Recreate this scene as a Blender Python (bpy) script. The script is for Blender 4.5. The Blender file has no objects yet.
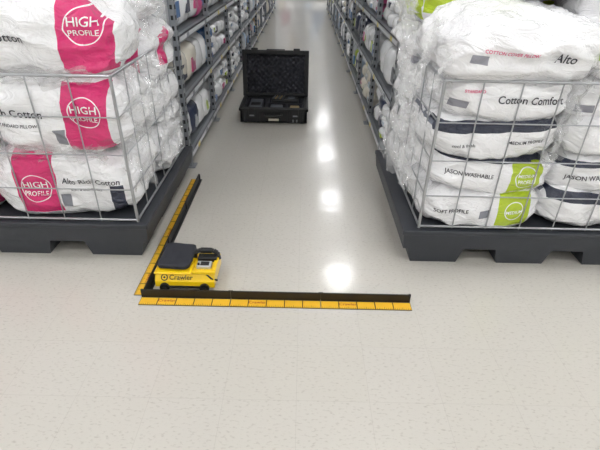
import bpy, bmesh, math, random
from mathutils import Vector, Matrix, noise, Euler
from mathutils.bvhtree import BVHTree
random.seed(7)
D=bpy.data
COL=bpy.context.scene.collection
bpy.context.scene.view_settings.view_transform='Standard'

# ---------------------------------------------------------------- materials
def s2l(c):
    return tuple(((v/12.92) if v<=0.04045 else ((v+0.055)/1.055)**2.4) for v in [x/255 for x in c])+(1,)
def pm(name,rgb,rough=.5,metal=0,coat=0,noise_amt=.06,nscale=20,bump=0,bscale=60,alpha=1,emis=0):
    m=D.materials.new(name); m.use_nodes=True
    nt=m.node_tree; b=nt.nodes['Principled BSDF']
    c=s2l(rgb)
    b.inputs['Roughness'].default_value=rough; b.inputs['Metallic'].default_value=metal
    b.inputs['Coat Weight'].default_value=coat; b.inputs['Coat Roughness'].default_value=.12
    b.inputs['Alpha'].default_value=alpha
    tc=nt.nodes.new('ShaderNodeTexCoord')
    n=nt.nodes.new('ShaderNodeTexNoise'); n.inputs['Scale'].default_value=nscale
    nt.links.new(tc.outputs['Object'],n.inputs['Vector'])
    mx=nt.nodes.new('ShaderNodeMix'); mx.data_type='RGBA'
    mx.inputs[6].default_value=tuple(v*(1-noise_amt) for v in c[:3])+(1,)
    mx.inputs[7].default_value=tuple(min(1,v*(1+noise_amt)) for v in c[:3])+(1,)
    nt.links.new(n.outputs['Fac'],mx.inputs[0]); nt.links.new(mx.outputs[2],b.inputs['Base Color'])
    if bump:
        n2=nt.nodes.new('ShaderNodeTexNoise'); n2.inputs['Scale'].default_value=bscale
        nt.links.new(tc.outputs['Object'],n2.inputs['Vector'])
        bp=nt.nodes.new('ShaderNodeBump'); bp.inputs['Strength'].default_value=bump; bp.inputs['Distance'].default_value=.01
        nt.links.new(n2.outputs['Fac'],bp.inputs['Height']); nt.links.new(bp.outputs['Normal'],b.inputs['Normal'])
    if emis:
        b.inputs['Emission Color'].default_value=(.975,.98,1,1); b.inputs['Emission Strength'].default_value=emis
    return m

def bag_mat(name,shapes,base=(252,252,254)):
    """shapes: ('r',face,a0,a1,z0,z1,rgb) / ('c',face,a,z,r,rgb) in local metres. face 'f' (-y) or 's' (x sides)"""
    m=D.materials.new(name); m.use_nodes=True
    nt=m.node_tree; N=nt.nodes; L=nt.links; b=N['Principled BSDF']
    tc=N.new('ShaderNodeTexCoord'); sp=N.new('ShaderNodeSeparateXYZ'); L.new(tc.outputs['Object'],sp.inputs[0])
    def math_(op,a,c):
        n=N.new('ShaderNodeMath'); n.operation=op
        for i,v in enumerate((a,c)):
            if isinstance(v,(int,float)): n.inputs[i].default_value=v
            else: L.new(v,n.inputs[i])
        return n.outputs[0]
    gn=N.new('ShaderNodeNewGeometry'); vt=N.new('ShaderNodeVectorTransform')
    vt.vector_type='NORMAL'; vt.convert_from='WORLD'; vt.convert_to='OBJECT'
    L.new(gn.outputs['True Normal'],vt.inputs[0]); sn=N.new('ShaderNodeSeparateXYZ'); L.new(vt.outputs[0],sn.inputs[0])
    front=math_('LESS_THAN',sp.outputs[1],-0.12)
    ax=math_('ABSOLUTE',sn.outputs[0],0); side=math_('GREATER_THAN',ax,0.6)
    nz=N.new('ShaderNodeTexNoise'); nz.inputs['Scale'].default_value=5; L.new(tc.outputs['Object'],nz.inputs['Vector'])
    mx=N.new('ShaderNodeMix'); mx.data_type='RGBA'
    c=s2l(base); mx.inputs[6].default_value=tuple(v*.94 for v in c[:3])+(1,); mx.inputs[7].default_value=c
    L.new(nz.outputs['Fac'],mx.inputs[0]); cur=mx.outputs[2]
    for s in shapes:
        if s[1]=='f': a=sp.outputs[0]; fm=front
        else: a=sp.outputs[1]; fm=side
        z=sp.outputs[2]
        if s[0]=='r':
            k=math_('MULTIPLY',math_('GREATER_THAN',a,s[2]),math_('LESS_THAN',a,s[3]))
            k=math_('MULTIPLY',k,math_('MULTIPLY',math_('GREATER_THAN',z,s[4]),math_('LESS_THAN',z,s[5])))
        else:
            da=math_('SUBTRACT',a,s[2]); dz=math_('SUBTRACT',z,s[3])
            d=math_('ADD',math_('MULTIPLY',da,da),math_('MULTIPLY',dz,dz)); k=math_('LESS_THAN',d,s[4]**2)
        k=math_('MULTIPLY',k,fm)
        x=N.new('ShaderNodeMix'); x.data_type='RGBA'; L.new(k,x.inputs[0]); L.new(cur,x.inputs[6]); x.inputs[7].default_value=s2l(s[-1]); cur=x.outputs[2]
    L.new(cur,b.inputs['Base Color'])
    b.inputs['Roughness'].default_value=.45
    b.inputs['Coat Weight'].default_value=1; b.inputs['Coat Roughness'].default_value=.1
    # crinkled plastic film
    n2=N.new('ShaderNodeTexNoise'); n2.inputs['Scale'].default_value=7; n2.inputs['Detail'].default_value=5; n2.inputs['Distortion'].default_value=1.8
    mp=N.new('ShaderNodeMapping'); mp.inputs['Scale'].default_value=(1,1,2.0)
    L.new(tc.outputs['Object'],mp.inputs[0]); L.new(mp.outputs[0],n2.inputs['Vector'])
    r=math_('ABSOLUTE',math_('SUBTRACT',n2.outputs['Fac'],.5),0)
    bp=N.new('ShaderNodeBump'); bp.inputs['Strength'].default_value=.85; bp.inputs['Distance'].default_value=.09; bp.invert=True
    L.new(r,bp.inputs['Height']); L.new(bp.outputs['Normal'],b.inputs['Coat Normal'])
    bp2=N.new('ShaderNodeBump'); bp2.inputs['Strength'].default_value=.5; bp2.inputs['Distance'].default_value=.06; bp2.invert=True
    L.new(r,bp2.inputs['Height']); L.new(bp2.outputs['Normal'],b.inputs['Normal'])
    return m

# ---------------------------------------------------------------- mesh builder
class MB:
    def __init__(s,name,mats):
        s.name=name; s.mats=mats; s.v=[]; s.f=[]; s.mi=[]; s.sm=[]
    def add(s,vs,fs,mi=0,smooth=False):
        o=len(s.v); s.v+= [tuple(v) for v in vs]
        for f in fs: s.f.append(tuple(i+o for i in f)); s.mi.append(mi); s.sm.append(smooth)
    def box(s,x0,x1,y0,y1,z0,z1,mi=0,M=None,bev=0):
        if bev:
            bm=bmesh.new(); bmesh.ops.create_cube(bm,size=1)
            for v in bm.verts: v.co=Vector((x0+(v.co.x+.5)*(x1-x0),y0+(v.co.y+.5)*(y1-y0),z0+(v.co.z+.5)*(z1-z0)))
            bmesh.ops.bevel(bm,geom=bm.edges[:],offset=bev,segments=3,affect='EDGES',profile=.5)
            vs=[v.co.copy() for v in bm.verts]; bm.verts.index_update(); fs=[[v.index for v in f.verts] for f in bm.faces]; bm.free()
        else:
            vs=[Vector(p) for p in [(x0,y0,z0),(x1,y0,z0),(x1,y1,z0),(x0,y1,z0),(x0,y0,z1),(x1,y0,z1),(x1,y1,z1),(x0,y1,z1)]]
            fs=[(0,3,2,1),(4,5,6,7),(0,1,5,4),(1,2,6,5),(2,3,7,6),(3,0,4,7)]
        if M: vs=[M@v for v in vs]
        s.add(vs,fs,mi)
    def frustum(s,b,t,z0,z1,mi=0):
        vs=[(b[0],b[2],z0),(b[1],b[2],z0),(b[1],b[3],z0),(b[0],b[3],z0),(t[0],t[2],z1),(t[1],t[2],z1),(t[1],t[3],z1),(t[0],t[3],z1)]
        s.add(vs,[(0,3,2,1),(4,5,6,7),(0,1,5,4),(1,2,6,5),(2,3,7,6),(3,0,4,7)],mi)
    def tube(s,p,q,r,mi=0,n=8,r2=None):
        p=Vector(p);q=Vector(q); d=(q-p).normalized(); r2=r if r2 is None else r2
        u=d.orthogonal().normalized(); w=d.cross(u)
        vs=[]
        for c,rr in((p,r),(q,r2)):
            for i in range(n):
                a=2*math.pi*i/n; vs.append(c+rr*(math.cos(a)*u+math.sin(a)*w))
        fs=[(i,(i+1)%n,n+(i+1)%n,n+i) for i in range(n)]
        s.add(vs,fs,mi,True); s.add(vs,[tuple(range(n))[::-1],tuple(range(n,2*n))],mi)
    def path(s,pts,r,mi=0,n=8):
        for a,b in zip(pts,pts[1:]): s.tube(a,b,r,mi,n)
    def prism(s,poly,x0,x1,mi=0,M=None):
        n=len(poly); vs=[Vector((x0,y,z)) for y,z in poly]+[Vector((x1,y,z)) for y,z in poly]
        if M: vs=[M@v for v in vs]
        s.add(vs,[tuple(range(n))[::-1],tuple(range(n,2*n))]+[(i,(i+1)%n,n+(i+1)%n,n+i) for i in range(n)],mi)
    def done(s,parent=None,loc=(0,0,0),rot=(0,0,0)):
        me=D.meshes.new(s.name); me.from_pydata(s.v,[],s.f); 
        for m in s.mats: me.materials.append(m)
        me.polygons.foreach_set('material_index',s.mi); me.polygons.foreach_set('use_smooth',s.sm)
        bm=bmesh.new(); bm.from_mesh(me); bmesh.ops.recalc_face_normals(bm,faces=bm.faces[:]); bm.to_mesh(me); bm.free()
        o=D.objects.new(s.name,me); COL.objects.link(o); o.location=loc; o.rotation_euler=rot
        if parent: o.parent=parent
        return o
def empty(name,loc=(0,0,0)):
    e=D.objects.new(name,None); COL.objects.link(e); e.location=loc; e.empty_display_size=.1; return e

# ---------------------------------------------------------------- room
def floor_mat():
    m=D.materials.new('vinyl_floor'); m.use_nodes=True; nt=m.node_tree; N=nt.nodes; L=nt.links; b=N['Principled BSDF']
    tc=N.new('ShaderNodeTexCoord')
    br=N.new('ShaderNodeTexBrick'); br.offset=0; br.inputs['Scale'].default_value=1
    br.inputs['Brick Width'].default_value=.305; br.inputs['Row Height'].default_value=.305; br.inputs['Mortar Size'].default_value=.001
    br.inputs['Mortar Smooth'].default_value=.4
    br.inputs['Color1'].default_value=s2l((205,201,193)); br.inputs['Color2'].default_value=s2l((204,200,191)); br.inputs['Mortar'].default_value=s2l((190,185,177))
    L.new(tc.outputs['Object'],br.inputs['Vector'])
    mp=N.new('ShaderNodeMapping'); mp.inputs['Scale'].default_value=(.45,1,1); mp.inputs['Rotation'].default_value=(0,0,.35); L.new(tc.outputs['Object'],mp.inputs[0])
    n1=N.new('ShaderNodeTexNoise'); n1.inputs['Scale'].default_value=110; n1.inputs['Detail'].default_value=3; L.new(mp.outputs[0],n1.inputs['Vector'])
    rp=N.new('ShaderNodeValToRGB'); rp.color_ramp.elements[0].position=.56; rp.color_ramp.elements[1].position=.71
    rp.color_ramp.elements[0].color=(0,0,0,1); rp.color_ramp.elements[1].color=(.55,.55,.55,1); L.new(n1.outputs['Fac'],rp.inputs[0])
    mx=N.new('ShaderNodeMix'); mx.data_type='RGBA'; L.new(rp.outputs[0],mx.inputs[0]); L.new(br.outputs['Color'],mx.inputs[6]); mx.inputs[7].default_value=s2l((166,159,149))
    n2=N.new('ShaderNodeTexNoise'); n2.inputs['Scale'].default_value=1.3; n2.inputs['Detail'].default_value=4; L.new(tc.outputs['Object'],n2.inputs['Vector'])
    m2=N.new('ShaderNodeMix'); m2.data_type='RGBA'; m2.blend_type='MULTIPLY'; m2.inputs[0].default_value=1
    r2=N.new('ShaderNodeValToRGB'); r2.color_ramp.elements[0].color=(.94,.94,.94,1); r2.color_ramp.elements[1].color=(1,1,1,1); L.new(n2.outputs['Fac'],r2.inputs[0])
    L.new(mx.outputs[2],m2.inputs[6]); L.new(r2.outputs[0],m2.inputs[7]); L.new(m2.outputs[2],b.inputs['Base Color'])
    b.inputs['Roughness'].default_value=.28
    b.inputs['Coat Weight'].default_value=.6; b.inputs['Coat Roughness'].default_value=.12
    bp=N.new('ShaderNodeBump'); bp.inputs['Strength'].default_value=.06; bp.inputs['Distance'].default_value=.02
    n3=N.new('ShaderNodeTexNoise'); n3.inputs['Scale'].default_value=9; L.new(tc.outputs['Object'],n3.inputs['Vector']); L.new(n3.outputs['Fac'],bp.inputs['Height'])
    L.new(bp.outputs['Normal'],b.inputs['Coat Normal'])
    return m
white=pm('wall_paint',(225,225,222),.7)
ceilm=pm('ceiling_paint',(222,222,220),.8)
XL,XR,YB,YF,H=-7.6,9.4,-5,21,4.6
def slab(name,x0,x1,y0,y1,z0,z1,mat):
    b=MB(name,[mat]); b.box(x0,x1,y0,y1,z0,z1); return b.done()
slab('floor',XL,XR,YB,YF,-.1,0,floor_mat())
slab('ceiling',XL,XR,YB,YF,H,H+.1,ceilm)
slab('wall_left',XL-.1,XL,YB,YF,0,H,white); slab('wall_right',XR,XR+.1,YB,YF,0,H,white)
slab('wall_far',XL,XR,YF,YF+.1,0,H,white); slab('wall_near',XL,XR,YB-.1,YB,0,H,white)
em=pm('lamp_diffuser',(255,252,245),.5,emis=29)
housing=pm('lamp_housing',(220,220,220),.4)
for X in (-5.85,-2.45,.95,4.35,7.75):
    for Y in (-3.4,-.6,2.4,7.9,11.4,14.9,18.4):
        b=MB('ceiling_lamp',[housing,em])
        b.box(-.36,.36,-.36,.36,-.02,.06); b.box(-.32,.32,-.32,.32,-.03,-.0201,1)
        b.done(loc=(X,Y,H-.06))

# ---------------------------------------------------------------- pallets
pal=pm('pallet_plastic',(55,58,64),.5,noise_amt=.12,bump=.15,bscale=200)
def pallet(x0,x1,y0,y1):
    b=MB('plastic_pallet',[pal]); zt=.235
    b.frustum((x0+.012,x1-.012,y0+.012,y1-.012),(x0,x1,y0,y1),.105,.205)
    b.box(x0-.006,x1+.006,y0-.006,y1+.006,.205,zt,bev=.006)
    w=(x1-x0); d=y1-y0; fw=.32*w*.72; 
    for i in range(3):
        cx=x0+.04+fw/2+(w-.08-fw)*i/2
        for j in range(3):
            fd=.24; cy=y0+.03+fd/2+(d-.06-fd)*j/2
            b.frustum((cx-fw/2+.03,cx+fw/2-.03,cy-fd/2,cy+fd/2),(cx-fw/2,cx+fw/2,cy-fd/2-.01,cy+fd/2+.01),0.0,.106)
    return b.done()
LP=(-2.43,-.885,2.20,3.42); RP=(.60,2.06,2.20,3.42)
pallet(*LP); pallet(*RP)

wire=pm('galvanised_wire',(180,182,186),.3,metal=.85,noise_amt=.08)
CL=(-2.40,-.935,2.225,3.38,1.06); CR=(.685,2.03,2.225,3.38,1.075)
NX,NZ,NY=7,4,6
def cage(x0,x1,y0,y1,zt,nx=NX,nz=NZ,ny=NY):
    b=MB('wire_cage',[wire]); z0=.243
    for x in(x0,x1):
        for y in(y0,y1): b.tube((x,y,z0),(x,y,zt),.009)
    for z,r in((zt,.008),(z0+.01,.007)):
        b.tube((x0,y0,z),(x1,y0,z),r); b.tube((x0,y1,z),(x1,y1,z),r); b.tube((x0,y0,z),(x0,y1,z),r); b.tube((x1,y0,z),(x1,y1,z),r)
    for y in(y0,y1):
        for i in range(1,nx): 
            x=x0+(x1-x0)*i/nx; b.tube((x,y,z0),(x,y,zt),.0038,n=6)
        for j in range(1,nz):
            z=z0+(zt-z0)*j/nz; b.tube((x0,y-.004,z),(x1,y-.004,z),.0038,n=6)
    for x in(x0,x1):
        for i in range(1,ny):
            y=y0+(y1-y0)*i/ny; b.tube((x,y,z0),(x,y,zt),.0038,n=6)
        for j in range(1,nz):
            z=z0+(zt-z0)*j/nz; b.tube((x+.004,y0,z),(x+.004,y1,z),.0038,n=6)
    return b.done()
cage(*CL); cage(*CR)
def press(p,C,inner):
    """push a bag point back inside the cage, bulging through each mesh cell"""
    x0,x1,y0,y1,zt=C
    p=p.copy()
    if p.z<.244: p.z=.244
    k=1-min(1,max(0,(p.z-(zt-.03))/.10))
    sz=abs(math.sin(math.pi*(p.z-.243)/(zt-.243)*NZ))
    if k>0:
        lim=y0+.008-.028*sz*abs(math.sin(math.pi*(p.x-x0)/(x1-x0)*NX))
        if p.y<lim: p.y+=(lim-p.y)*k
        bul=.045*sz*abs(math.sin(math.pi*(p.y-y0)/(y1-y0)*NY))
        if inner>0:
            lim=x1-.008+bul
            if p.x>lim: p.x+=(lim-p.x)*k
        else:
            lim=x0+.008-bul
            if p.x<lim: p.x+=(lim-p.x)*k
    return p

# ---------------------------------------------------------------- bags
PINK=(222,16,112); LIME=(186,210,30); NAVY=(30,38,62); INK=(60,60,70); W=(250,250,250)
def cubegrid(n):
    bm=bmesh.new(); bmesh.ops.create_cube(bm,size=2); bmesh.ops.subdivide_edges(bm,edges=bm.edges[:],cuts=n,use_grid_fill=True)
    bm.verts.index_update(); v=[x.co.copy() for x in bm.verts]; f=[tuple(q.index for q in p.verts) for p in bm.faces]; bm.free(); return v,f
CG=cubegrid(36); CGL=cubegrid(5)
def bagverts(src,a,b,c,seed,amp=.016,pw=5,sag=0):
    out=[]; off=Vector((seed*7.3,seed*3.1,seed*1.7))
    for p in src:
        x,y,z=[math.sin(t*math.pi/2)*.35+t*.65 for t in p]
        m=(abs(x)**pw+abs(y)**pw+abs(z)**pw)**(1/pw); q=Vector((x/m,y/m,z/m))
        pinch=1-.24*abs(q.x)**4-.16*abs(q.y)**6
        r=Vector((q.x*a,q.y*b,q.z*c*pinch))
        nn=Vector((q.x**3/a,q.y**3/b,q.z**3/c)).normalized()
        s=r+off
        d=noise.noise(s*3.0)*amp*1.9
        rid=1-abs(noise.noise(Vector((s.x*5,s.y*5,s.z*9)))*2.2); d+=rid*amp*.8
        rid=1-abs(noise.noise(Vector((s.x*9+s.z*4,s.y*9,s.z*16)))*2.2); d+=rid*amp*.38
        rid=1-abs(noise.noise(s*24)*2.2); d+=rid*amp*.12
        v=r+nn*(d-amp*.7)
        v.z+=noise.noise(Vector((v.x*2.4,v.y*2.4,seed*5.1)))*amp*1.6*(1 if sag else .5)
        if sag: v.z-=sag*abs(q.x)**2.5*.6+sag*abs(q.y)**3*.4
        out.append(v)
    return out
txtm={'w':pm('print_white',W,.4),'k':pm('print_ink',(45,45,56),.4),'p':pm('print_pink',PINK,.4),'y':pm('print_black',(20,20,20),.5),'r':pm('print_red',(190,30,30),.5)}
FC={}
def textgeo(body):
    if body in FC: return FC[body]
    cu=D.curves.new('t','FONT'); cu.body=body; cu.align_x='CENTER'; cu.align_y='CENTER'; cu.resolution_u=3
    cu.offset=.010
    o=D.objects.new('t',cu); COL.objects.link(o); dg=bpy.context.evaluated_depsgraph_get()
    me=o.evaluated_get(dg).to_mesh(); r=([v.co.copy() for v in me.vertices],[tuple(p.vertices) for p in me.polygons])
    D.objects.remove(o); FC[body]=r; return r
def flat_text(name,body,size,M,mat,parent=None):
    v,f=textgeo(body); me=D.meshes.new(name); me.from_pydata([M@(p*size) for p in v],[],f); me.materials.append(mat)
    o=D.objects.new(name,me); COL.objects.link(o); 
    if parent: o.parent=parent
    return o
def bag(parent,c,size,mat,seed,rz=0,rx=0,texts=(),amp=.02,pw=4.2,sag=0,ry=0):
    a,b,h=[s/2 for s in size]
    C,inner=(CL,1) if parent.location.x<0 else (CR,-1)
    Mw=Matrix.Translation(parent.location+Vector(c))@Euler((rx,ry,rz)).to_matrix().to_4x4(); Mi=Mw.inverted()
    vs=[Mi@press(Mw@v,C,inner) for v in bagverts(CG[0],a,b,h,seed,amp,pw,sag)]
    me=D.meshes.new('bedding_bag'); me.from_pydata(vs,[],CG[1]); me.materials.append(mat)
    for p in me.polygons: p.use_smooth=True
    o=D.objects.new('bedding_bag',me); COL.objects.link(o); o.parent=parent; o.location=c; o.rotation_euler=(rx,ry,rz)
    if texts:
        bv=BVHTree.FromPolygons(vs,CG[1])
        for (body,tx,tz,ts,tm) in texts:
            v,f=textgeo(body); tv=[]
            for p in v:
                x=tx+p.x*ts; z=tz+p.y*ts
                hit=bv.ray_cast(Vector((x,-2,z)),Vector((0,1,0)))
                y=(hit[0].y if hit[0] else -b)-.004
                tv.append((x,y,z))
            tm_=D.meshes.new('printed_text'); tm_.from_pydata(tv,[],f); tm_.materials.append(txtm[tm])
            t=D.objects.new('printed_text',tm_); COL.objects.link(t); t.parent=o
    return o
# left designs
def pinkset(name,px,cx,cz,extra=()):
    return bag_mat(name,[('r','f',px,px+.22,-.16,.20,PINK),('c','f',px+cx,cz,.082,W),('c','f',px+cx,cz,.077,PINK)]+list(extra))
SIDEP=('r','s',-.10,.02,-.1,.12,PINK)
mL1=pinkset('bag_print_pink_a',.10,.11,.06,[('r','f',.04,.095,-.12,-.03,(130,132,142))])
mL2=pinkset('bag_print_pink_b',-.24,.11,.0,[('r','f',.27,.34,-.17,.02,NAVY),('r','f',-.01,.04,-.12,-.04,(130,132,142))])
mL3=pinkset('bag_print_pink_c',.19,.11,.06,[('r','f',-.34,-.25,-.14,-.08,(150,150,160))])
mL4=pinkset('bag_print_pink_d',.06,.11,.06,[SIDEP])
mWh=bag_mat('bag_plain',[('r','f',-.3,-.22,-.06,-.02,(150,150,160))])
mWn=bag_mat('bag_navy_strip',[('r','f',-.3,.3,.06,.09,NAVY),('r','s',-.2,.2,.05,.07,(110,115,130))])
L=empty('bedding_bag_stack',(-1.65,2.8,.24))
def P(par,x,y,z): return (x-par.location.x,y-par.location.y,z-par.location.z+.012)
def T(px,cx,cz,more=()): return [('HIGH',px+cx,cz+.02,.056,'w'),('PROFILE',px+cx,cz-.028,.036,'w')]+list(more)
bag(L,P(L,-1.34,2.52,.435),(.82,.58,.43),mL2,1,texts=T(-.24,.11,.0,[('Alto Rich Cotton',.17,.04,.045,'k'),('SOFT & BREATHABLE',.14,-.01,.018,'k')]),rx=.03,ry=.02)
bag(L,P(L,-1.32,2.52,.82),(.82,.58,.43),mL1,2,texts=T(.10,.11,.06,[('Rich Cotton',-.14,.04,.055,'k'),('STANDARD PILLOW',-.14,-.02,.022,'k')]),rx=.05,ry=.05)
bag(L,P(L,-1.36,2.55,1.24),(.90,.62,.44),mL3,3,texts=T(.19,.11,.06,[('Rich Cotton',-.10,.0,.055,'k')]),rx=.10,rz=.03,ry=.06,amp=.025,sag=.06,pw=3.8)
for i,(z,m) in enumerate(((.435,mL1),(.82,mWh),(1.21,mL2))): 
    bag(L,P(L,-2.06,2.54,z),(.70,.56,.43),m,10+i,ry=.04)
for i,(z,m,dx) in enumerate(((.42,mWh,0),(.74,mWh,.05),(1.06,mL4,.0),(1.36,mWh,-.04))):
    bag(L,P(L,-1.30+dx,3.08,z),(.86,.58,.38),m,20+i,rz=.10*(-1)**i,ry=.07*(-1)**i,sag=.04,amp=.024)
    bag(L,P(L,-2.05,3.08,z),(.66,.54,.36),m,30+i)
bag(L,P(L,-1.5,2.66,1.56),(.8,.5,.3),mWh,40,rz=-.1,sag=.04)
bag(L,P(L,-1.24,3.02,1.60),(.7,.5,.26),mL4,41,rz=.2,sag=.04,ry=.1)

# right designs
GR=(140,142,152)
mR1=bag_mat('bag_print_lime_a',[('r','f',.08,.26,-.09,.1,LIME),('c','f',.17,.0,.062,W),('c','f',.17,.0,.057,LIME),('r','f',-.33,.33,.072,.12,NAVY)])
mR2=bag_mat('bag_print_lime_b',[('r','f',.08,.26,-.10,.10,LIME),('c','f',.17,-.0,.055,W),('c','f',.17,-.0,.05,LIME),('r','f',-.02,.04,-.05,.0,GR)])
mR3=bag_mat('bag_print_navy',[('r','f',-.33,.33,.046,.10,NAVY),('r','s',-.2,.2,.06,.08,(120,125,140))])
mR4=bag_mat('bag_print_lime_c',[('r','f',-.34,-.12,-.06,.16,LIME),('r','s',-.2,.1,-.1,.14,LIME)])
R=empty('bedding_bag_stack',(1.35,2.8,.24))
rt=[('MEDIUM',.17,.014,.028,'w'),('PROFILE',.17,-.018,.026,'w')]
bag(R,P(R,1.03,2.53,.35),(.69,.62,.26),mR2,51,texts=[('SOFT PROFILE',-.18,.0,.03,'k'),('MEDIUM',.17,-.005,.026,'w')],ry=-.03)
bag(R,P(R,1.05,2.53,.56),(.70,.62,.26),mR1,52,texts=rt+[('JASON WASHABLE',-.14,-.0,.03,'k')],ry=.05)
bag(R,P(R,1.02,2.53,.77),(.70,.62,.26),mR3,53,texts=[('cool & fresh',-.18,-.02,.024,'k'),('MEDIUM PROFILE',.14,-.01,.024,'k')],rx=.03,ry=-.05)
bag(R,P(R,1.04,2.54,.975),(.69,.64,.27),mWh,54,texts=[('Cotton Comfort',.09,.0,.052,'k'),('STANDARD',-.2,.03,.02,'p')],ry=.04)
bag(R,P(R,1.05,2.52,1.23),(.82,.68,.32),mWh,55,texts=[('Alto',.16,-.01,.06,'k'),('COTTON COVER PILLOW',-.12,.0,.022,'p')],rz=.08,rx=.12,ry=.07,amp=.028,sag=.07,pw=3.3)
for i,(z,m,t) in enumerate(((.35,mR3,()),(.56,mWn,[('JASON WASH',-.14,0,.035,'k')]),(.77,mR2,()),(.975,mWh,()),(1.20,mR4,()),(1.42,mWh,()))):
    bag(R,P(R,1.71,2.55,z),(.69,.62,.26 if i<4 else .3),m,60+i,texts=t,rz=.04*(-1)**i,ry=.06*(-1)**i,sag=.0 if i<4 else .05,amp=.02 if i<4 else .028)
for i,(z,m) in enumerate(((.37,mWh),(.61,mWn),(.85,mWh),(1.09,mWh),(1.33,mR4),(1.56,mWh))):
    bag(R,P(R,1.0-.03*(i%2),3.10,z),(.76,.58,.30),m,70+i,rz=.10*(-1)**i,ry=.07*(-1)**i,sag=.03,amp=.026)
    bag(R,P(R,1.70,3.10,z),(.62,.56,.27),m,80+i)
bag(R,P(R,1.30,2.70,1.49),(.66,.5,.24),mR4,90,rz=-.22,ry=-.08,sag=.05,amp=.026,pw=3.4)

# loose clear film tails
film=pm('clear_film',(248,249,250),.1,alpha=.20,coat=1,bump=.5,bscale=25)
def filmsheet(par,c,sx,sz,seed,rot):
    n=26; vs=[];fs=[]
    for i in range(n+1):
        for j in range(n+1):
            x=(i/n-.5)*sx; z=(j/n-.5)*sz; s=Vector((x*9+seed,z*9,seed))
            d=(noise.noise(s)*.07+(1-abs(noise.noise(s*2.3)*2))*.035)
            e=noise.noise(Vector((seed,i*.3,j*.3)))*.04
            vs.append((x+e,d,z+e))
    for i in range(n):
        for j in range(n): q=i*(n+1)+j; fs.append((q,q+1,q+n+2,q+n+1))
    me=D.meshes.new('film_tail'); me.from_pydata(vs,[],fs); me.materials.append(film)
    for p in me.polygons:p.use_smooth=False
    o=D.objects.new('film_tail',me); COL.objects.link(o); o.parent=par; o.location=c; o.rotation_euler=rot
filmsheet(R,P(R,.66,2.42,1.16),.34,.3,3,(.2,0,1.1)); filmsheet(R,P(R,.62,2.85,1.25),.5,.34,5,(0,.1,1.5))
filmsheet(R,P(R,.62,2.7,.92),.5,.26,7,(0,-.2,1.5)); filmsheet(R,P(R,.63,2.9,.5),.6,.36,9,(0,.15,1.6)); filmsheet(R,P(R,.64,2.5,.62),.4,.4,10,(0,.15,1.5))
filmsheet(R,P(R,1.38,2.27,.85),.14,.5,11,(0.1,0,.2)); filmsheet(R,P(R,.78,2.24,1.12),.3,.2,14,(.3,0,.3))
filmsheet(R,P(R,1.66,2.2,1.12),.5,.22,12,(.3,0,0))
filmsheet(R,P(R,.62,3.15,1.5),.5,.4,16,(0,.1,1.5))
filmsheet(L,P(L,-.90,2.7,.9),.6,.3,15,(0,.1,1.5)); filmsheet(L,P(L,-.89,3.0,.5),.6,.34,17,(0,.1,1.6)); filmsheet(L,P(L,-.91,2.38,.63),.2,.5,19,(0,.1,.8))
filmsheet(L,P(L,-.90,2.9,1.3),.6,.34,21,(0,.1,1.5)); filmsheet(L,P(L,-1.4,2.24,1.03),.7,.1,23,(.2,0,0)); filmsheet(L,P(L,-1.4,2.25,.63),.7,.1,25,(.1,0,0))

# ---------------------------------------------------------------- shelving
rackm=pm('rack_steel',(150,154,160),.4,metal=.35); rackd=pm('rack_slot',(40,42,45),.7); strip=pm('price_strip',(215,217,221),.35); deck=pm('rack_deck',(120,124,128),.5,metal=.3); tick=pm('price_ticket',(232,215,130),.5)
SZ=(.12,.58,1.04,1.5,1.96)
def rack(side,x0,y0,nb,bl=1.22):
    b=MB('shelving_rack',[rackm,rackd,strip,deck,tick]); dp=.62
    xb=x0+side*dp
    for i in range(nb+1):
        y=y0+i*bl
        for xx in(x0,xb):
            xa,xc=sorted((xx,xx+side*.045)); b.box(xa,xc,y-.028,y+.028,0,2.5)
        xa,xc=sorted((x0-side*.03,x0+side*.07)); b.box(xa,xc,y-.05,y+.05,0,.008)
        if i<6:
            for kz in range(34):
                z=.1+kz*.07; xa,xc=sorted((x0-side*.001,x0+side*.003)); b.box(xa,xc,y-.016,y-.004,z,z+.03,1); b.box(xa,xc,y+.004,y+.016,z,z+.03,1)
                xm=sorted((x0+side*.012,x0+side*.03)); b.box(xm[0],xm[1],y-.029,y-.026,z,z+.03,1)
        for z in range(5): b.tube((x0+side*.03,y,.15+z*.46),(xb,y,.15+(z+1)*.46),.009,n=6)
    for z in SZ:
        y1=y0+nb*bl
        xa,xc=sorted((x0,x0+side*.03)); b.box(xa,xc,y0,y1,z-.06,z)
        xa,xc=sorted((x0-side*.006,x0-side*.0005)); b.box(xa,xc,y0+.03,y1-.03,z-.045,z-.015,2)
        xa,xc=sorted((x0,xb)); b.box(xa,xc,y0,y1,z-.012,z-.002,3)
        yy=y0+.25
        while yy<y1:
            xa,xc=sorted((x0-side*.009,x0-side*.0062)); b.box(xa,xc,yy,yy+.07,z-.05,z-.012,4 if random.random()<.5 else 0); yy+=random.uniform(.3,.8)
    xa,xc=sorted((xb,xb+side*.02)); b.box(xa,xc,y0,y0+nb*bl,.05,2.45,0)
    return b.done()
rack(-1,-.93,3.56,10); rack(1,.70,3.56,10)
pk=[pm('pack_'+n,c,.35,coat=.8,noise_amt=.06,nscale=12,bump=.8,bscale=18) for n,c in (('white',(244,245,247)),('cream',(226,220,206)),('grey',(186,190,196)),('blue',(70,118,176)),('navy',(44,52,78)),('pale_blue',(186,206,228)),('tan',(186,152,100)),('pink',(206,90,140)),('lime',(180,204,50)))]
WT=[12,2.5,2.5,1.1,.9,2,.9,.5,.4]
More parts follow.
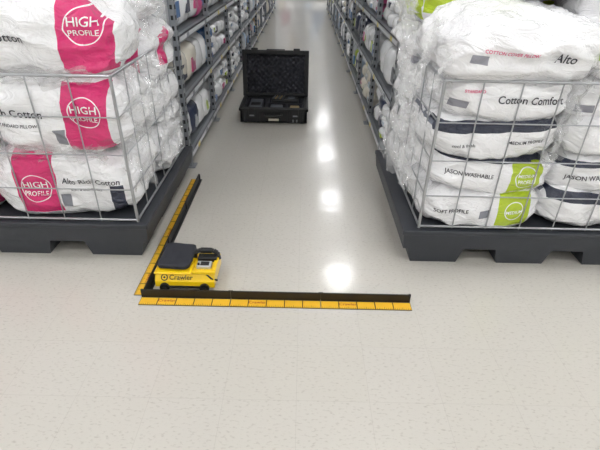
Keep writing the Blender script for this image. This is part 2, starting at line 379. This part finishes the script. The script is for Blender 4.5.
def stock(side,x0,y0,nb,bl=1.22):
    b=MB('shelf_bedding_stock',pk)
    for i in range(nb):
        for li,z in enumerate(SZ[:-1]):
            y=y0+i*bl+.04; yend=y0+(i+1)*bl-.04
            main=random.choices(range(9),WT)[0]
            pw_=random.uniform(.2,.36); flat=random.random()<.45
            fill=random.uniform(.88,1)
            while y+pw_*.6<yend:
                w=min(pw_,yend-y); hh=.385*random.uniform(.92,1)*fill
                mi=main if random.random()<.65 else random.choices(range(9),WT)[0]
                layers=random.choice((2,3)) if flat else 1
                for l in range(layers):
                    h=hh/layers; dd=.27
                    vs=bagverts(CGL[0],dd,w/2*1.0,h/2,random.random()*90,.012,5)
                    c=Vector((x0+side*(dd+.012+random.uniform(0,.02)),y+w/2,z+h/2+l*h))
                    b.add([v+c for v in vs],CGL[1],mi,True)
                    if random.random()<.55:
                        xa,xc=sorted((c.x-side*(dd+.004),c.x-side*(dd-.03))); b.box(xa,xc,c.y-w*.22,c.y+w*.18,c.z-h*.2,c.z+h*.12,random.choice((2,4,5,3,7,3,4,8)))
                y+=w
    return b.done()
stock(-1,-.93,3.56,10); stock(1,.70,3.56,10)
# cross-aisle shelving at the far end
b=MB('end_display_shelf',[rackm,deck]+pk)
for z in (.1,.55,1.0,1.45,1.9): b.box(-4,4,19.2,19.8,z-.04,z,1)
for i in range(7): b.box(-4+i*1.333-.03,-4+i*1.333+.03,19.2,19.8,0,2.3)
for z in (.1,.55,1.0,1.45):
    x=-3.9
    while x<3.8:
        w=random.uniform(.25,.5); b.box(x,x+w*.95,19.22,19.7,z,z+random.uniform(.25,.38),2+random.choices(range(9),WT)[0],bev=.02); x+=w
b.done()

# ---------------------------------------------------------------- rulers and rails
yel=pm('ruler_yellow',(238,186,46),.5); blk=pm('ruler_black',(24,24,26),.4); red=pm('ruler_red',(170,50,30),.5)
rt_v,rt_f=textgeo('Crawler')
def ruler(name,M,n=3,seg=.478,w=.06):
    b=MB(name,[yel,blk,red,txtm['w']])
    for i in range(n):
        a=i*seg
        b.box(a+.001,a+seg-.001,0,w,0.0005,.003,1,M)
        b.box(a+.003,a+seg-.003,.003,w-.003,.003,.0036,0,M)
        for k in range(1,5):
            x=a+seg*k/5; b.box(x-.0025,x+.0025,.003,w-.003,.0036,.0040,1,M)
        for k in range(1,50):
            x=a+seg*k/50; b.box(x-.0009,x+.0009,.003,.012 if k%5 else .018,.0036,.0040,1,M)
        b.add([M@Vector((a+seg*.3+p.x*.028,.036+p.y*.028,.0042)) for p in rt_v],rt_f,2)
    for i in range(n):
        a=i*seg
        b.box(a+.001,a+seg-.001,w+.004,w+.010,0.0005,.052,1,M); b.box(a+.001,a+seg-.001,w+.004,w+.03,0.0005,.004,1,M)
        b.box(a+seg-.012,a+seg+.012 if i<n-1 else a+seg-.001,w+.0101,w+.016,.004,.05,1,M)
    return b.done()
ruler('floor_ruler',Matrix.Translation((-.838,1.784,0)))
Ml=Matrix(((0,1,0,-.885),(1,0,0,1.86),(0,0,1,0),(0,0,0,1)))
ruler('floor_ruler',Ml,n=3,seg=.478,w=.058)

# ---------------------------------------------------------------- wheeled robot
ry=pm('robot_yellow',(246,204,14),.35,coat=.4); rb=pm('robot_black',(24,25,27),.5,bump=.2,bscale=120); rf=pm('robot_fabric',(40,42,50),.8,bump=.5,bscale=300); rs=pm('robot_silver',(185,190,192),.35,metal=.4); rr=pm('robot_rubber',(18,18,18),.8)
rob=empty('inspection_robot',(-.61,2.02,0))
b=MB('chassis',[ry,rb,rf,rs,rr])
b.prism([(-.115,.028),(-.11,.06),(-.085,.098),(.10,.098),(.115,.06),(.11,.03)],-.165,.155,0)
b.box(-.13,.12,-.119,-.10,.026,.036,1); b.box(-.15,.14,-.095,.1,.016,.03,1)
b.box(-.170,.032,-.100,.122,.096,.109,0,bev=.006)
b.box(.035,.160,-.095,.10,.096,.106,0,bev=.005); b.box(.036,.160,-.097,-.080,.10,.118,0,bev=.005)
b.done(rob)
b=MB('soft_cover',[rf]); vs=bagverts(CG[0],.092,.108,.024,4,.008,6)
Mc=Matrix.Translation((-.068,.026,.130))@Matrix.Rotation(-.06,4,'Z')@Matrix.Rotation(.06,4,'X')
b.add([Mc@v for v in vs],CG[1],0,True); b.done(rob)
b=MB('wheels',[rr,rs,rb])
for x in(-.115,.10):
    for y in(-.112,.105):
        s=-1 if y<0 else 1
        b.tube((x,y-s*.012,.027),(x,y+s*.014,.027),.0265,0,24); b.tube((x,y+s*.012,.027),(x,y+s*.0175,.027),.010,2,16)
b.done(rob)
b=MB('sensor_unit',[rs,rb,ry,rf])
b.box(.05,.13,-.055,.0,.102,.125,0,bev=.006); b.box(.072,.118,-.045,-.015,.1251,.129,1)
b.box(.045,.15,.012,.06,.102,.132,1,bev=.006)
b.box(.138,.160,-.08,.08,.100,.118,2,bev=.004)
b.tube((.062,-.04,.124),(.062,-.04,.134),.006,1,16)
b.done(rob)
b=MB('carry_handle',[rb])
b.path([(.025,.055,.135),(.045,.06,.150),(.13,.06,.150),(.150,.055,.14),(.157,.05,.102)],.013,0,12); b.tube((.025,.055,.135),(.022,.055,.105),.012)
b.box(.05,.125,.045,.075,.137,.165,0,bev=.01)
b.done(rob)
Mf=Matrix.Translation((0,-.0985,.079))@Matrix.Rotation(math.atan2(.038,.025),4,'X')
b=MB('badge_ring',[rb,ry])
def disc(r,z,mi,x=-.115): 
    n=24; b.add([Mf@Vector((x+r*math.cos(2*math.pi*i/n),r*math.sin(2*math.pi*i/n),z)) for i in range(n)],[tuple(range(n))],mi)
disc(.019,.001,0); disc(.013,.0014,1); disc(.006,.0018,0)
b.done(rob)
flat_text('badge_text','Crawler',.038,Mf@Matrix.Translation((-.026,0,.0015)),txtm['y'],rob)
b=MB('camera_boom',[rb,rs]); b.path([(.1,-.08,.10),(.14,-.1,.075),(.168,-.09,.06)],.005,0,8); b.done(rob)

# ---------------------------------------------------------------- equipment case
cb=pm('case_polymer',(28,29,31),.5,bump=.2,bscale=150); cf=pm('case_foam',(50,51,57),.95,noise_amt=.2,nscale=60); cs=pm('case_steel',(130,132,135),.3,metal=.6); cfd=pm('case_foam_dark',(14,14,15),.95); cl=pm('case_label',(225,220,200),.5); tan=pm('cable_tan',(165,145,108),.6); gy=pm('meter_grey',(98,101,108),.5)
cas=empty('equipment_case',(-.305,4.70,0))
b=MB('case_base',[cb,cf,cs,cfd,cl,tan,gy])
w=.355; dp=.47; h=.17
b.box(-w,w,0,dp,.012,.03,0)
for x0,x1,y0,y1 in((-w,w,0,.035),(-w,w,dp-.035,dp),(-w,-w+.035,0,dp),(w-.035,w,0,dp)): b.box(x0,x1,y0,y1,.012,h,0,bev=.01)
b.box(-w-.012,w+.012,-.012,.03,h-.035,h-.005,0,bev=.006); b.box(-w-.012,-w+.03,-.012,dp+.01,h-.035,h-.005,0,bev=.006); b.box(w-.03,w+.012,-.012,dp+.01,h-.035,h-.005,0,bev=.006)
for x in(-.30,-.16,.16,.30): b.box(x-.014,x+.014,-.011,.001,.012,h-.03,0,bev=.003)
for x in(-.23,.23): b.box(x-.035,x+.035,-.024,-.008,.07,h,0,bev=.005); b.box(x-.025,x+.025,-.027,-.0235,.085,.10,2)
b.path([(-.085,-.012,.11),(-.085,-.04,.095),(.085,-.04,.095),(.085,-.012,.11)],.011,0,10); b.tube((-.06,-.04,.095),(.06,-.04,.095),.015,0,12)
b.box(-.055,.055,-.0125,-.011,.032,.058,4)
for x in(.20,.24): b.box(x,x+.015,-.014,-.009,.02,.05,2)
for x in(-.27,.27):
    for y in(.06,.4): b.tube((x,y,0),(x,y,.02),.02,0,12)
b.box(-w+.03,w-.03,.03,dp-.03,.03,.10,3)
def foam(x0,x1,y0,y1): b.box(x0,x1,y0,y1,.1,.158,1)
foam(-w+.03,-w+.06,.03,dp-.03); foam(w-.06,w-.03,.03,dp-.03); foam(-w+.03,w-.03,.03,.05); foam(-w+.03,w-.03,dp-.06,dp-.03); foam(-.10,-.07,.05,dp-.06); foam(-.07,w-.06,.21,.235); foam(.12,.145,.05,.21)
b.box(-.27,-.13,.07,.36,.1,.165,6,bev=.01); b.box(-.25,-.15,.1,.2,.165,.17,0)
b.box(-.04,.09,.08,.17,.1,.16,6,bev=.008); b.box(.17,.27,.08,.18,.1,.15,5,bev=.01); b.box(-.04,.26,.26,.38,.1,.19,0,bev=.02)
for i in range(5): b.tube((-.02+i*.025,.27,.195),(-.0+i*.025,.37,.195),.008,5 if i%2 else 6,8)
b.box(.14,.22,.28,.34,.19,.198,6)
b.done(cas)
b=MB('case_lid',[cb,cf,cs,cl])
lh=.475; lt=.10
for x0,x1,z0,z1 in((-w,w,0,.035),(-w,w,lh-.035,lh),(-w,-w+.035,0,lh),(w-.035,w,0,lh)): b.box(x0,x1,-lt,0,z0,z1,0,bev=.01)
b.box(-w+.005,w-.005,-.02,0,.01,lh-.01,0)
for x0,x1,z0,z1 in((-w-.01,w+.01,lh-.02,lh+.012),(-w-.01,-w+.02,0,lh),(w-.02,w+.01,0,lh)): b.box(x0,x1,-lt+.0,-lt+.03,z0,z1,0,bev=.006)
for x in(-.23,.23): b.box(x-.035,x+.035,-lt+.0,-lt+.05,lh+.005,lh+.03,0,bev=.005)
b.box(-.1,.1,-lt+.03,-lt+.06,lh+.005,lh+.02,0,bev=.004)
nx,nz=84,56; vs=[];fs=[]
for i in range(nx+1):
    for j in range(nz+1):
        x=-w+.034+(2*w-.068)*i/nx; z=.034+(lh-.068)*j/nz
        vs.append((x,-lt+.035+.016*math.sin(x*2*math.pi/.06)*math.sin(z*2*math.pi/.06),z))
for i in range(nx):
    for j in range(nz): q=i*(nz+1)+j; fs.append((q,q+1,q+nz+2,q+nz+1))
b.add(vs,fs,1,True)
for x in(-.27,.27): b.box(x-.05,x+.05,-.01,.018,-.02,.05,0,bev=.004)
b.done(cas,loc=(0,dp+.03,h),rot=(math.radians(-7),0,0))

# ---------------------------------------------------------------- world, camera
wd=D.worlds.new('world'); bpy.context.scene.world=wd; wd.use_nodes=True
wd.node_tree.nodes['Background'].inputs[0].default_value=(.8,.85,.9,1); wd.node_tree.nodes['Background'].inputs[1].default_value=.3
cam=D.cameras.new('camera'); co=D.objects.new('camera',cam); COL.objects.link(co); bpy.context.scene.camera=co
cam.sensor_fit='HORIZONTAL'; cam.sensor_width=36; cam.lens=27.06; cam.clip_start=.02
co.matrix_world=Matrix.Translation((0,0,1.6))@Matrix.Rotation(math.radians(90-31.4),4,'X')@Matrix.Rotation(math.radians(1.2),4,'Z')
